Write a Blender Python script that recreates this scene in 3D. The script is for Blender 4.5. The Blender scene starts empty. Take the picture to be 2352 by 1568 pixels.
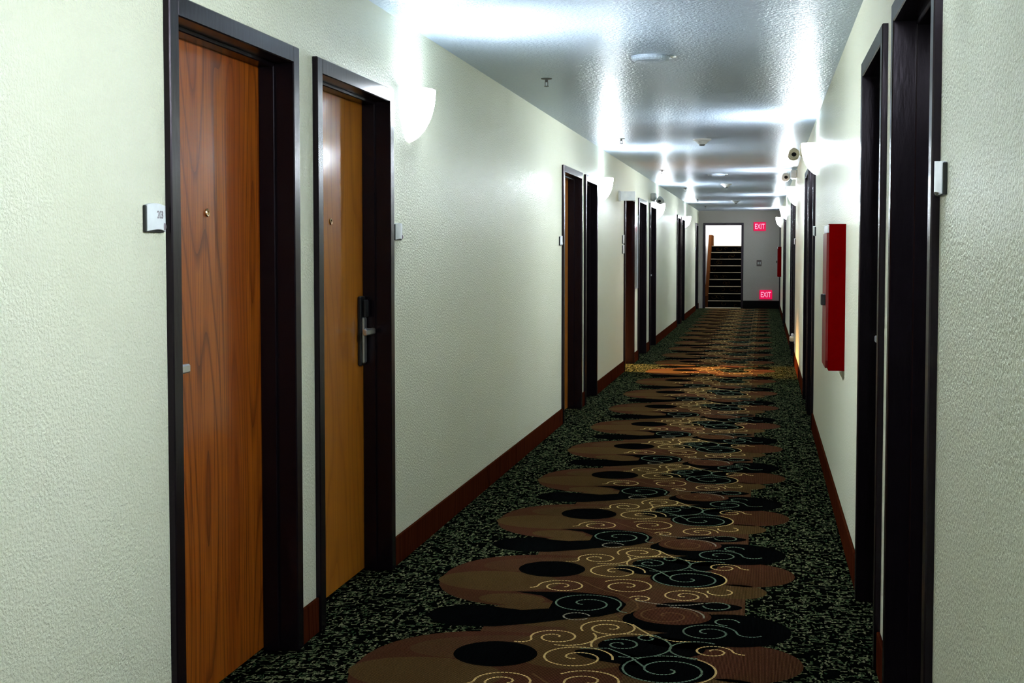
import bpy, bmesh, math, random
from math import sin, cos, pi, floor, sqrt
from mathutils import Vector, Matrix

scene = bpy.context.scene
COL = scene.collection

# ------------------------------------------------------------------ camera
CAM_H = 1.4011
YAW, PITCH = 0.1874, 0.0496
fw = Vector((-sin(YAW) * cos(PITCH), cos(YAW) * cos(PITCH), -sin(PITCH)))
rt = Vector((cos(YAW), sin(YAW), 0))
up = rt.cross(fw)
cam_d = bpy.data.cameras.new('camera')
cam = bpy.data.objects.new('camera', cam_d)
COL.objects.link(cam)
cam.matrix_world = Matrix(((rt.x, up.x, -fw.x, 0), (rt.y, up.y, -fw.y, 0), (rt.z, up.z, -fw.z, CAM_H), (0, 0, 0, 1)))
cam_d.sensor_width = 36.0
cam_d.lens = 3047.56 / 2352 * 36
cam_d.shift_y = -53.17 / 2352
cam_d.clip_start = 0.02
scene.camera = cam

# ------------------------------------------------------------------ world, exposure, lights
world = bpy.data.worlds.new('world')
scene.world = world
world.use_nodes = True
world.node_tree.nodes['Background'].inputs[0].default_value = (0.02, 0.022, 0.025, 1)
world.node_tree.nodes['Background'].inputs[1].default_value = 0.0
scene.view_settings.view_transform = 'Standard'
scene.view_settings.look = 'None'
scene.view_settings.gamma = 1.0
scene.view_settings.exposure = 1.45
scene.view_settings.use_curve_mapping = False
scene.cycles.max_bounces = 8
scene.cycles.diffuse_bounces = 6
scene.cycles.glossy_bounces = 4
scene.cycles.caustics_reflective = False
scene.cycles.caustics_refractive = False
scene.cycles.sample_clamp_indirect = 4.0

BULB_W = 1.8          # each sconce's bulb
SHADE_EMIT = 205.0      # the lit glass of each sconce
LAMP_COL = (0.83, 0.93, 1.0)   # light through the frosted glass
BULB_COL = (0.62, 0.80, 1.0)     # the bare bulb's light above it

def lamp(name, kind, loc, energy, color=(1, 1, 1), **kw):
    d = bpy.data.lights.new(name, kind)
    d.energy = energy
    d.color = color
    for k, v in kw.items():
        setattr(d, k, v)
    o = bpy.data.objects.new(name, d)
    o.location = loc
    COL.objects.link(o)
    return o

A_ = 1.6123      # left wall at x = -A_
B_ = 0.3933      # right wall at x = B_
HC = 2.44        # ceiling
Y0, Y1 = -5.0, 33.67
WT = 0.16        # wall thickness

# stairwell ceiling lamp and the alcove's warm lamp
o = lamp('stairwell_lamp', 'AREA', (-0.95, 36.4, 3.5), 48, (1, 0.995, 0.99), shape='RECTANGLE', size=0.9, size_y=1.0)
o = lamp('alcove_lamp', 'SPOT', (-4.9, 16.65, 2.2), 2600, (1.0, 0.54, 0.20), shadow_soft_size=0.06,
         spot_size=math.radians(37), spot_blend=1.0)
o.rotation_euler = (Vector((-1.4, 16.05, -0.1)) - Vector((-4.9, 16.65, 2.2))).to_track_quat('-Z', 'Y').to_euler()

# ------------------------------------------------------------------ node helpers
def mat(name):
    m = bpy.data.materials.new(name)
    m.use_nodes = True
    nt = m.node_tree
    return m, nt, nt.nodes['Principled BSDF']

def node(nt, t, **kw):
    n = nt.nodes.new(t)
    ins = kw.pop('ins', {})
    for k, v in kw.items():
        setattr(n, k, v)
    for k, v in ins.items():
        n.inputs[k].default_value = v
    return n

def coords(nt, scale=(1, 1, 1), kind='Object'):
    tc = node(nt, 'ShaderNodeTexCoord')
    mp = node(nt, 'ShaderNodeMapping')
    mp.inputs['Scale'].default_value = scale
    nt.links.new(tc.outputs[kind], mp.inputs['Vector'])
    return mp.outputs['Vector']

def noise(nt, vec, scale, detail=3.0, rough=0.5, dist=0.0):
    n = node(nt, 'ShaderNodeTexNoise', ins={'Scale': scale, 'Detail': detail, 'Roughness': rough, 'Distortion': dist})
    nt.links.new(vec, n.inputs['Vector'])
    return n.outputs['Fac']

def ramp(nt, fac, stops):
    r = node(nt, 'ShaderNodeValToRGB')
    while len(r.color_ramp.elements) < len(stops):
        r.color_ramp.elements.new(0.5)
    for e, (p, c) in zip(r.color_ramp.elements, stops):
        e.position = p
        e.color = (c[0], c[1], c[2], 1)
    nt.links.new(fac, r.inputs['Fac'])
    return r.outputs['Color']

def bump(nt, bsdf, height, strength, distance):
    b = node(nt, 'ShaderNodeBump', ins={'Strength': strength, 'Distance': distance})
    nt.links.new(height, b.inputs['Height'])
    nt.links.new(b.outputs['Normal'], bsdf.inputs['Normal'])

def math_(nt, op, a, b=None, c=None):
    n = node(nt, 'ShaderNodeMath', operation=op)
    for i, v in enumerate((a, b, c)):
        if v is None:
            continue
        if isinstance(v, (int, float)):
            n.inputs[i].default_value = v
        else:
            nt.links.new(v, n.inputs[i])
    return n.outputs[0]

def mixc(nt, fac, a, b):
    n = node(nt, 'ShaderNodeMix', data_type='RGBA')
    if isinstance(fac, (int, float)):
        n.inputs[0].default_value = fac
    else:
        nt.links.new(fac, n.inputs[0])
    for i, v in ((6, a), (7, b)):
        if isinstance(v, tuple):
            n.inputs[i].default_value = (*v[:3], 1)
        else:
            nt.links.new(v, n.inputs[i])
    return n.outputs[2]

def plain(name, c, rough=0.5, metal=0.0, spec=0.5, coat=0.0, var=0.08, emit=None, estr=0.0):
    m, nt, b = mat(name)
    v = coords(nt)
    f = noise(nt, v, 18, 3)
    nt.links.new(ramp(nt, f, [(0.3, tuple(x * (1 - var) for x in c)), (0.7, tuple(min(1, x * (1 + var)) for x in c))]), b.inputs['Base Color'])
    b.inputs['Roughness'].default_value = rough
    b.inputs['Metallic'].default_value = metal
    b.inputs['Specular IOR Level'].default_value = spec
    b.inputs['Coat Weight'].default_value = coat
    b.inputs['Coat Roughness'].default_value = 0.12
    if emit:
        b.inputs['Emission Color'].default_value = (*emit, 1)
        b.inputs['Emission Strength'].default_value = estr
    return m

# ------------------------------------------------------------------ materials
def wall_paint(name, c1, c2, rough, strength, scale, spec=0.5):
    m, nt, b = mat(name)
    v = coords(nt)
    big = noise(nt, v, 1.3, 2)
    nt.links.new(ramp(nt, big, [(0.35, c1), (0.65, c2)]), b.inputs['Base Color'])
    b.inputs['Roughness'].default_value = rough
    b.inputs['Specular IOR Level'].default_value = spec
    n1 = noise(nt, v, scale, 2.5, 0.55)
    peel = ramp(nt, n1, [(0.40, (0, 0, 0)), (0.62, (1, 1, 1))])
    bump(nt, b, peel, strength, 0.004)
    return m

M_WALL = wall_paint('wall_paint', (0.865, 0.868, 0.66), (0.885, 0.884, 0.69), 0.33, 0.62, 105, 0.36)
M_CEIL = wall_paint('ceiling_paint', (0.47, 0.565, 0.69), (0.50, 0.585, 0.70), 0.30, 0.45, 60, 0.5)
M_ENDWALL = wall_paint('end_wall_paint', (0.28, 0.255, 0.225), (0.30, 0.275, 0.245), 0.45, 0.4, 75, 0.4)
M_STAIRWALL = wall_paint('stairwell_paint', (0.85, 0.86, 0.84), (0.87, 0.87, 0.86), 0.5, 0.3, 75, 0.3)
M_ALCOVE = wall_paint('alcove_paint', (0.70, 0.55, 0.40), (0.74, 0.6, 0.44), 0.5, 0.3, 75, 0.3)

def frame_paint(name, c):
    m, nt, b = mat(name)
    v = coords(nt)
    f = noise(nt, v, 9, 4)
    nt.links.new(ramp(nt, f, [(0.3, c), (0.7, tuple(x * 1.35 for x in c))]), b.inputs['Base Color'])
    b.inputs['Roughness'].default_value = 0.26
    b.inputs['Specular IOR Level'].default_value = 0.26
    b.inputs['Specular Tint'].default_value = (1.0, 0.84, 0.98, 1)
    f2 = noise(nt, coords(nt, (60, 60, 14)), 1.0, 3)
    bump(nt, b, f2, 0.25, 0.002)
    return m

M_FRAME = frame_paint('frame_paint', (0.0034, 0.0020, 0.0032))
M_FRAME_RED = frame_paint('alcove_frame_paint', (0.004, 0.0004, 0.0003))

def wood(name, ca, cb, cc, seed, rough=0.4, coat=0.5, ring=9.0, spec=0.15):
    m, nt, b = mat(name)
    tc = node(nt, 'ShaderNodeTexCoord')
    mp = node(nt, 'ShaderNodeMapping')
    mp.inputs['Location'].default_value = (seed, seed * 1.7, seed * 0.6)
    mp.inputs['Scale'].default_value = (1.0, 1.0, 0.10)
    nt.links.new(tc.outputs['Object'], mp.inputs['Vector'])
    v = mp.outputs['Vector']
    mpc = node(nt, 'ShaderNodeMapping')
    mpc.inputs['Scale'].default_value = (2.2, 3.6, 0.42)
    mpc.inputs['Location'].default_value = (seed * 3, seed * 2, seed)
    nt.links.new(tc.outputs['Object'], mpc.inputs['Vector'])
    contour = noise(nt, mpc.outputs['Vector'], 1.0, 1.0, 0.3)
    saw = math_(nt, 'FRACT', math_(nt, 'MULTIPLY', contour, ring * 2.2))
    mp2 = node(nt, 'ShaderNodeMapping')
    mp2.inputs['Scale'].default_value = (120, 170, 2.2)
    nt.links.new(tc.outputs['Object'], mp2.inputs['Vector'])
    fine = noise(nt, mp2.outputs['Vector'], 1.0, 4, 0.65)
    mp3 = node(nt, 'ShaderNodeMapping')
    mp3.inputs['Scale'].default_value = (8, 11, 0.5)
    mp3.inputs['Location'].default_value = (seed, seed, seed)
    nt.links.new(tc.outputs['Object'], mp3.inputs['Vector'])
    broad = noise(nt, mp3.outputs['Vector'], 1.0, 2, 0.5)
    base = ramp(nt, saw, [(0.0, cb), (0.22, ca), (0.8, ca), (1.0, tuple((p + q) / 2 for p, q in zip(ca, cb)))])
    base = mixc(nt, math_(nt, 'MULTIPLY', ramp_fac(nt, fine, 0.46, 0.66), 0.8), base, cb)
    base = mixc(nt, math_(nt, 'MULTIPLY', ramp_fac(nt, broad, 0.45, 0.7), 0.6), base, cc)
    nt.links.new(base, b.inputs['Base Color'])
    b.inputs['Roughness'].default_value = rough
    b.inputs['Coat Weight'].default_value = coat
    b.inputs['Coat Roughness'].default_value = 0.10
    b.inputs['Coat IOR'].default_value = 1.55
    b.inputs['Specular IOR Level'].default_value = spec
    bump(nt, b, fine, 0.10, 0.001)
    return m

def ramp_fac(nt, fac, lo, hi):
    n = node(nt, 'ShaderNodeMapRange')
    n.inputs[1].default_value = lo
    n.inputs[2].default_value = hi
    nt.links.new(fac, n.inputs[0])
    return n.outputs[0]

M_WOOD_RED = wood('red_oak_veneer', (0.37, 0.090, 0.006), (0.12, 0.017, 0.001), (0.22, 0.036, 0.002), 1.3)
M_WOOD_TAN = wood('tan_oak_veneer', (0.46, 0.160, 0.012), (0.31, 0.09, 0.006), (0.38, 0.11, 0.008), 4.1, ring=5.0)
M_WOOD_DARK = wood('dark_veneer', (0.03, 0.010, 0.004), (0.014, 0.004, 0.002), (0.022, 0.006, 0.003), 7.7)
M_BASE = wood('baseboard_wood', (0.055, 0.0125, 0.0045), (0.028, 0.005, 0.002), (0.036, 0.007, 0.003), 2.2, rough=0.6, coat=0.0, spec=0.0)
M_BASE_DARK = plain('black_cove_base', (0.002, 0.0015, 0.0015), 0.6, spec=0.05)
M_STRINGER = wood('stringer_wood', (0.060, 0.021, 0.006), (0.04, 0.012, 0.004), (0.05, 0.016, 0.005), 3.3, coat=0.0, spec=0.0)
M_CHROME = plain('brushed_chrome', (0.80, 0.80, 0.82), 0.30, 0.95)
M_BRASS = plain('peephole_brass', (0.55, 0.36, 0.18), 0.25, 1.0)
M_BLACK = plain('black_plastic', (0.006, 0.006, 0.007), 0.35)
M_WHITE = plain('white_plastic', (0.78, 0.79, 0.79), 0.4)
M_YELLOWED = plain('yellowed_plastic', (0.70, 0.63, 0.44), 0.4)
M_GREYP = plain('grey_plastic', (0.42, 0.45, 0.43), 0.4)
M_SIGN = plain('sign_face', (0.88, 0.91, 0.93), 0.35)
M_SIGN_TXT = plain('sign_ink', (0.24, 0.20, 0.22), 0.5)
M_SIGN_LOGO = plain('sign_emblem', (0.20, 0.15, 0.17), 0.35)
M_RED = plain('red_enamel', (0.135, 0.0003, 0.0005), 0.4, spec=0.0, var=0.05)
M_REDTRIM = plain('red_enamel_door', (0.16, 0.005, 0.006), 0.3, spec=0.4, var=0.05)
M_STEEL = plain('frame_steel', (0.5, 0.51, 0.52), 0.3, 0.9)
M_PANEL = plain('panel_sheet', (0.24, 0.25, 0.25), 0.12, 0.0, coat=0.6)
def sconce_glass():
    # frosted glass: brightest in front of the bulb, dimmer towards the rim against the wall
    m, nt, b = mat('lit_sconce_glass')
    b.inputs['Base Color'].default_value = (0.9, 0.92, 0.95, 1)
    b.inputs['Roughness'].default_value = 0.3
    b.inputs['Emission Color'].default_value = (*LAMP_COL, 1)
    tc = node(nt, 'ShaderNodeTexCoord')
    sp = node(nt, 'ShaderNodeSeparateXYZ')
    nt.links.new(tc.outputs['Object'], sp.inputs[0])
    f = ramp_fac(nt, math_(nt, 'ABSOLUTE', sp.outputs[0]), 0.058, 0.114)
    f = math_(nt, 'POWER', f, 1.7)
    nt.links.new(math_(nt, 'MULTIPLY_ADD', f, SHADE_EMIT, 1.0), b.inputs['Emission Strength'])
    return m
M_SHADE = sconce_glass()
M_SHADE_IN = plain('sconce_glass_inside', (0.85, 0.87, 0.9), 0.4, emit=LAMP_COL, estr=1.5)
M_BULB = plain('lit_bulb', (0.9, 0.9, 0.9), 0.3, emit=LAMP_COL, estr=30.0)
M_EXIT = plain('exit_red_glow', (0.22, 0.002, 0.02), 0.5, spec=0.1, emit=(1.0, 0.005, 0.10), estr=0.25)
M_EXIT_TXT = plain('exit_letters_glow', (0.9, 0.4, 0.5), 0.4, emit=(1.0, 0.34, 0.50), estr=0.36)
M_BROWNP = plain('brown_plastic', (0.05, 0.03, 0.025), 0.4)
M_NOSING = plain('nosing_strip', (0.34, 0.28, 0.18), 0.5)
M_TILE = plain('alcove_tile', (0.75, 0.62, 0.55), 0.35)
M_DETECT = plain('detector_plastic', (0.74, 0.74, 0.70), 0.45)
M_SPRINK = plain('sprinkler_metal', (0.10, 0.10, 0.10), 0.35, 0.7)
M_GLASS_GLOW = plain('door_glass_painted_glow', (0.85, 0.88, 0.9), 0.1, emit=(0.95, 0.97, 1.0), estr=0.8)  # emission stands in for stairwell light in the pane; it is no lamp

# carpet: woven ground and inlaid colours
CARPET_K = 0.90
def carpet_tweed():
    m, nt, b = mat('carpet_tweed')
    tc = node(nt, 'ShaderNodeTexCoord')
    v = tc.outputs['Object']
    wob = node(nt, 'ShaderNodeTexNoise', ins={'Scale': 55.0, 'Detail': 2.0})
    nt.links.new(v, wob.inputs['Vector'])
    sub = node(nt, 'ShaderNodeVectorMath', operation='SUBTRACT')
    nt.links.new(wob.outputs['Color'], sub.inputs[0])
    sub.inputs[1].default_value = (0.5, 0.5, 0.5)
    sc = node(nt, 'ShaderNodeVectorMath', operation='SCALE')
    sc.inputs['Scale'].default_value = 0.030
    nt.links.new(sub.outputs[0], sc.inputs[0])
    add = node(nt, 'ShaderNodeVectorMath', operation='ADD')
    nt.links.new(v, add.inputs[0])
    nt.links.new(sc.outputs[0], add.inputs[1])
    def flecks(sx, sy, thr, off):
        mp = node(nt, 'ShaderNodeMapping')
        mp.inputs['Scale'].default_value = (1 / sx, 1 / sy, 0)
        mp.inputs['Location'].default_value = (off, off * 1.3, 0)
        nt.links.new(add.outputs[0], mp.inputs['Vector'])
        fl = node(nt, 'ShaderNodeVectorMath', operation='FLOOR')
        nt.links.new(mp.outputs['Vector'], fl.inputs[0])
        wn = node(nt, 'ShaderNodeTexWhiteNoise', noise_dimensions='3D')
        nt.links.new(fl.outputs[0], wn.inputs['Vector'])
        return math_(nt, 'GREATER_THAN', wn.outputs['Value'], thr), wn.outputs['Color']
    f1, c1 = flecks(0.0052, 0.022, 0.85, 3.0)
    f2, c2 = flecks(0.022, 0.0058, 0.885, 11.0)
    f = math_(nt, 'MAXIMUM', f1, f2)
    sep = node(nt, 'ShaderNodeSeparateColor')
    nt.links.new(c1, sep.inputs[0])
    tint = ramp(nt, sep.outputs[1], [(p_, (c_[0] * 0.74, c_[1] * 0.68, c_[2] * 0.58)) for p_, c_ in ((0.0, (0.025, 0.055, 0.028)), (0.4, (0.075, 0.105, 0.055)), (0.75, (0.15, 0.175, 0.10)), (1.0, (0.24, 0.25, 0.17)))])
    col = mixc(nt, f, (0.0012, 0.0020, 0.0014), tint)
    nt.links.new(col, b.inputs['Base Color'])
    b.inputs['Roughness'].default_value = 1.0
    b.inputs['Specular IOR Level'].default_value = 0.0
    bump(nt, b, f, 0.4, 0.002)
    return m

def carpet_rib(name, ca, cb, cc, blend_scale=2.2):
    ca, cb, cc = (tuple(x * CARPET_K for x in c) for c in (ca, cb, cc))
    m, nt, b = mat(name)
    tc = node(nt, 'ShaderNodeTexCoord')
    v = tc.outputs['Object']
    n = noise(nt, v, blend_scale, 1.5)
    base = mixc(nt, ramp_fac(nt, n, 0.42, 0.58), ca, cb)
    w = node(nt, 'ShaderNodeTexWave', wave_type='BANDS', bands_direction='X', ins={'Scale': 1 / 0.0075 / 3.1416 * 0.5 * pi, 'Distortion': 0.4, 'Detail': 1.0})
    nt.links.new(v, w.inputs['Vector'])
    f2 = noise(nt, v, 260, 2)
    k = math_(nt, 'MULTIPLY', ramp_fac(nt, w.outputs['Fac'], 0.25, 0.65), ramp_fac(nt, f2, 0.15, 0.6))
    col = mixc(nt, k, cc, base)
    nt.links.new(col, b.inputs['Base Color'])
    b.inputs['Roughness'].default_value = 1.0
    b.inputs['Specular IOR Level'].default_value = 0.0
    bump(nt, b, w.outputs['Fac'], 0.4, 0.002)
    return m

M_TWEED = carpet_tweed()
M_BROWN = carpet_rib('carpet_brown', (0.135, 0.062, 0.030), (0.115, 0.070, 0.026), (0.024, 0.010, 0.005))
M_OLIVE = carpet_rib('carpet_olive', (0.145, 0.084, 0.030), (0.135, 0.074, 0.027), (0.026, 0.015, 0.006))
M_RUST = carpet_rib('carpet_rust', (0.125, 0.048, 0.025), (0.105, 0.046, 0.020), (0.022, 0.007, 0.004))
M_INK = carpet_rib('carpet_black', (0.0025, 0.0028, 0.0028), (0.0020, 0.0023, 0.0022), (0.0015, 0.0018, 0.0018))
M_GOLD = carpet_rib('carpet_gold', (0.85, 0.58, 0.24), (0.78, 0.56, 0.22), (0.6, 0.40, 0.15))
M_GREEN = carpet_rib('carpet_green', (0.19, 0.26, 0.16), (0.16, 0.24, 0.17), (0.13, 0.18, 0.12))
M_PALE = carpet_rib('carpet_pale', (0.40, 0.36, 0.26), (0.36, 0.34, 0.24), (0.25, 0.22, 0.15))
M_TANLINE = carpet_rib('carpet_tan_line', (0.16, 0.085, 0.035), (0.14, 0.08, 0.03), (0.10, 0.05, 0.02))

# ------------------------------------------------------------------ mesh helpers
def link_obj(name, me, material=None, parent=None):
    o = bpy.data.objects.new(name, me)
    COL.objects.link(o)
    if parent is not None:
        o.parent = parent
    if material is not None and len(me.materials) == 0:
        for m_ in (material if isinstance(material, (list, tuple)) else [material]):
            me.materials.append(m_)
    return o

def mesh_obj(name, bm, material=None, parent=None, smooth=False):
    bmesh.ops.recalc_face_normals(bm, faces=bm.faces)
    me = bpy.data.meshes.new(name)
    if smooth:
        for f in bm.faces:
            f.smooth = True
    bm.to_mesh(me)
    bm.free()
    return link_obj(name, me, material, parent)

def box(bm, x0, x1, y0, y1, z0, z1, bev=0.0):
    x0, x1 = min(x0, x1), max(x0, x1)
    y0, y1 = min(y0, y1), max(y0, y1)
    z0, z1 = min(z0, z1), max(z0, z1)
    vs = [bm.verts.new(p) for p in ((x0, y0, z0), (x1, y0, z0), (x1, y1, z0), (x0, y1, z0), (x0, y0, z1), (x1, y0, z1), (x1, y1, z1), (x0, y1, z1))]
    fs = [bm.faces.new([vs[i] for i in q]) for q in ((3, 2, 1, 0), (4, 5, 6, 7), (0, 1, 5, 4), (1, 2, 6, 5), (2, 3, 7, 6), (3, 0, 4, 7))]
    if bev > 0:
        es = list({e for f in fs for e in f.edges})
        bmesh.ops.bevel(bm, geom=es, offset=bev, segments=1, affect='EDGES')

def lathe(bm, prof, seg=24, axis='z', centre=(0, 0, 0)):
    c = Vector(centre)
    rings = []
    for r, h in prof:
        ring = []
        for i in range(seg):
            a = 2 * pi * i / seg
            p = {'z': Vector((r * cos(a), r * sin(a), h)), 'x': Vector((h, r * cos(a), r * sin(a))), 'y': Vector((r * cos(a), h, r * sin(a)))}[axis]
            ring.append(bm.verts.new(c + p))
        rings.append(ring)
    for a, b in zip(rings, rings[1:]):
        for i in range(seg):
            bm.faces.new((a[i], a[(i + 1) % seg], b[(i + 1) % seg], b[i]))
    bm.faces.new(rings[0])
    bm.faces.new(rings[-1])

def empty(name, loc=(0, 0, 0), label=None, cat=None, group=None, kind=None):
    o = bpy.data.objects.new(name, None)
    o.empty_display_size = 0.1
    COL.objects.link(o)
    o.location = loc
    return tag(o, label, cat, group, kind)

def tag(o, label=None, cat=None, group=None, kind=None):
    if label: o['label'] = label
    if cat: o['category'] = cat
    if group: o['group'] = group
    if kind: o['kind'] = kind
    return o

def text_mesh(name, body, size, mtx, material, parent, extrude=0.0008, sx=1.0):
    cu = bpy.data.curves.new(name, 'FONT')
    cu.body = body
    cu.size = size
    cu.align_x = 'CENTER'
    cu.align_y = 'CENTER'
    cu.extrude = extrude
    cu.offset = size * 0.006
    t = bpy.data.objects.new(name, cu)
    COL.objects.link(t)
    dg = bpy.context.evaluated_depsgraph_get()
    me = bpy.data.meshes.new_from_object(t.evaluated_get(dg))
    bpy.data.objects.remove(t)
    bpy.data.curves.remove(cu)
    me.transform(mtx @ Matrix.Diagonal((sx, 1, 1, 1)))
    me.materials.clear()
    return link_obj(name, me, material, parent)

# local frame on a side wall: u along the corridor, v out of the wall, z up
class Side:
    def __init__(self, side):
        self.side = side
        self.s = 1 if side == 'left' else -1
        self.x = -A_ if side == 'left' else B_
    def xs(self, v0, v1):
        return (self.s * v0, self.s * v1)
LEFT, RIGHT = Side('left'), Side('right')

def sbox(bm, S, u0, u1, v0, v1, z0, z1, bev=0.0):
    box(bm, S.s * v0, S.s * v1, u0, u1, z0, z1, bev)

# ------------------------------------------------------------------ layout of the openings
FW = 0.058       # face width of the steel door frames
FP = 0.02        # how far they stand proud of the wall
# (u0, u1, top) outer sizes
LD = [(3.405, 4.432, 2.11), (4.622, 5.632, 2.11), (10.66, 11.80, 2.11), (12.01, 12.90, 2.11),
      (17.28, 18.42, 2.11), (19.02, 20.08, 2.11), (25.10, 26.15, 2.11), (26.40, 27.45, 2.11), (32.05, 33.15, 2.11)]
RD = [(3.165, 4.215, 2.15), (4.53, 5.49, 2.15), (10.67, 11.72, 2.15), (11.95, 12.95, 2.15),
      (17.30, 18.35, 2.15), (18.60, 19.60, 2.15), (24.50, 25.50, 2.15), (25.80, 26.80, 2.15), (32.35, 33.35, 2.15)]
ALC = (15.52, 16.70, 2.09)

def wall_with_openings(name, S, openings, material):
    bm = bmesh.new()
    ops = sorted((u0 + 0.03, u1 - 0.03, top - 0.03) for u0, u1, top in openings)
    cur = Y0
    for a, b, t in ops:
        sbox(bm, S, cur, a, -WT, 0, 0, HC + 0.05)
        sbox(bm, S, a, b, -WT, 0, t, HC + 0.05)
        cur = b
    sbox(bm, S, cur, Y1 + 0.15, -WT, 0, 0, HC + 0.05)
    o = mesh_obj(name, bm, material)
    o.location = (S.x, 0, 0)
    return o

tag(wall_with_openings('wall_left', LEFT, LD + [ALC], M_WALL), 'long cream textured wall on the left with brown doors', 'wall', kind='structure')
tag(wall_with_openings('wall_right', RIGHT, RD, M_WALL), 'long cream textured wall on the right with near black door frames', 'wall', kind='structure')

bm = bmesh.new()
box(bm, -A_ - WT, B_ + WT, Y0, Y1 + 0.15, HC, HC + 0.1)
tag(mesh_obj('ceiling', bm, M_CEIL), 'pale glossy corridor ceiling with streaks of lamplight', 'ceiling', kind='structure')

bm = bmesh.new()
box(bm, -A_ - WT, B_ + WT, Y0 - 0.1, Y0, 0, HC)
tag(mesh_obj('wall_back', bm, M_WALL), 'cream wall closing the corridor behind the viewer', 'wall', kind='structure')

# end wall with the stair doorway
EX0, EX1, EXT = -1.50, -0.50, 2.14
bm = bmesh.new()
box(bm, -A_, EX0 + 0.03, Y1, Y1 + 0.15, 0, HC)
box(bm, EX0 + 0.03, EX1 - 0.03, Y1, Y1 + 0.15, EXT - 0.03, HC)
box(bm, EX1 - 0.03, B_, Y1, Y1 + 0.15, 0, HC)
tag(mesh_obj('wall_end', bm, M_ENDWALL), 'grey far end wall with the open stair doorway', 'wall', kind='structure')

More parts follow.
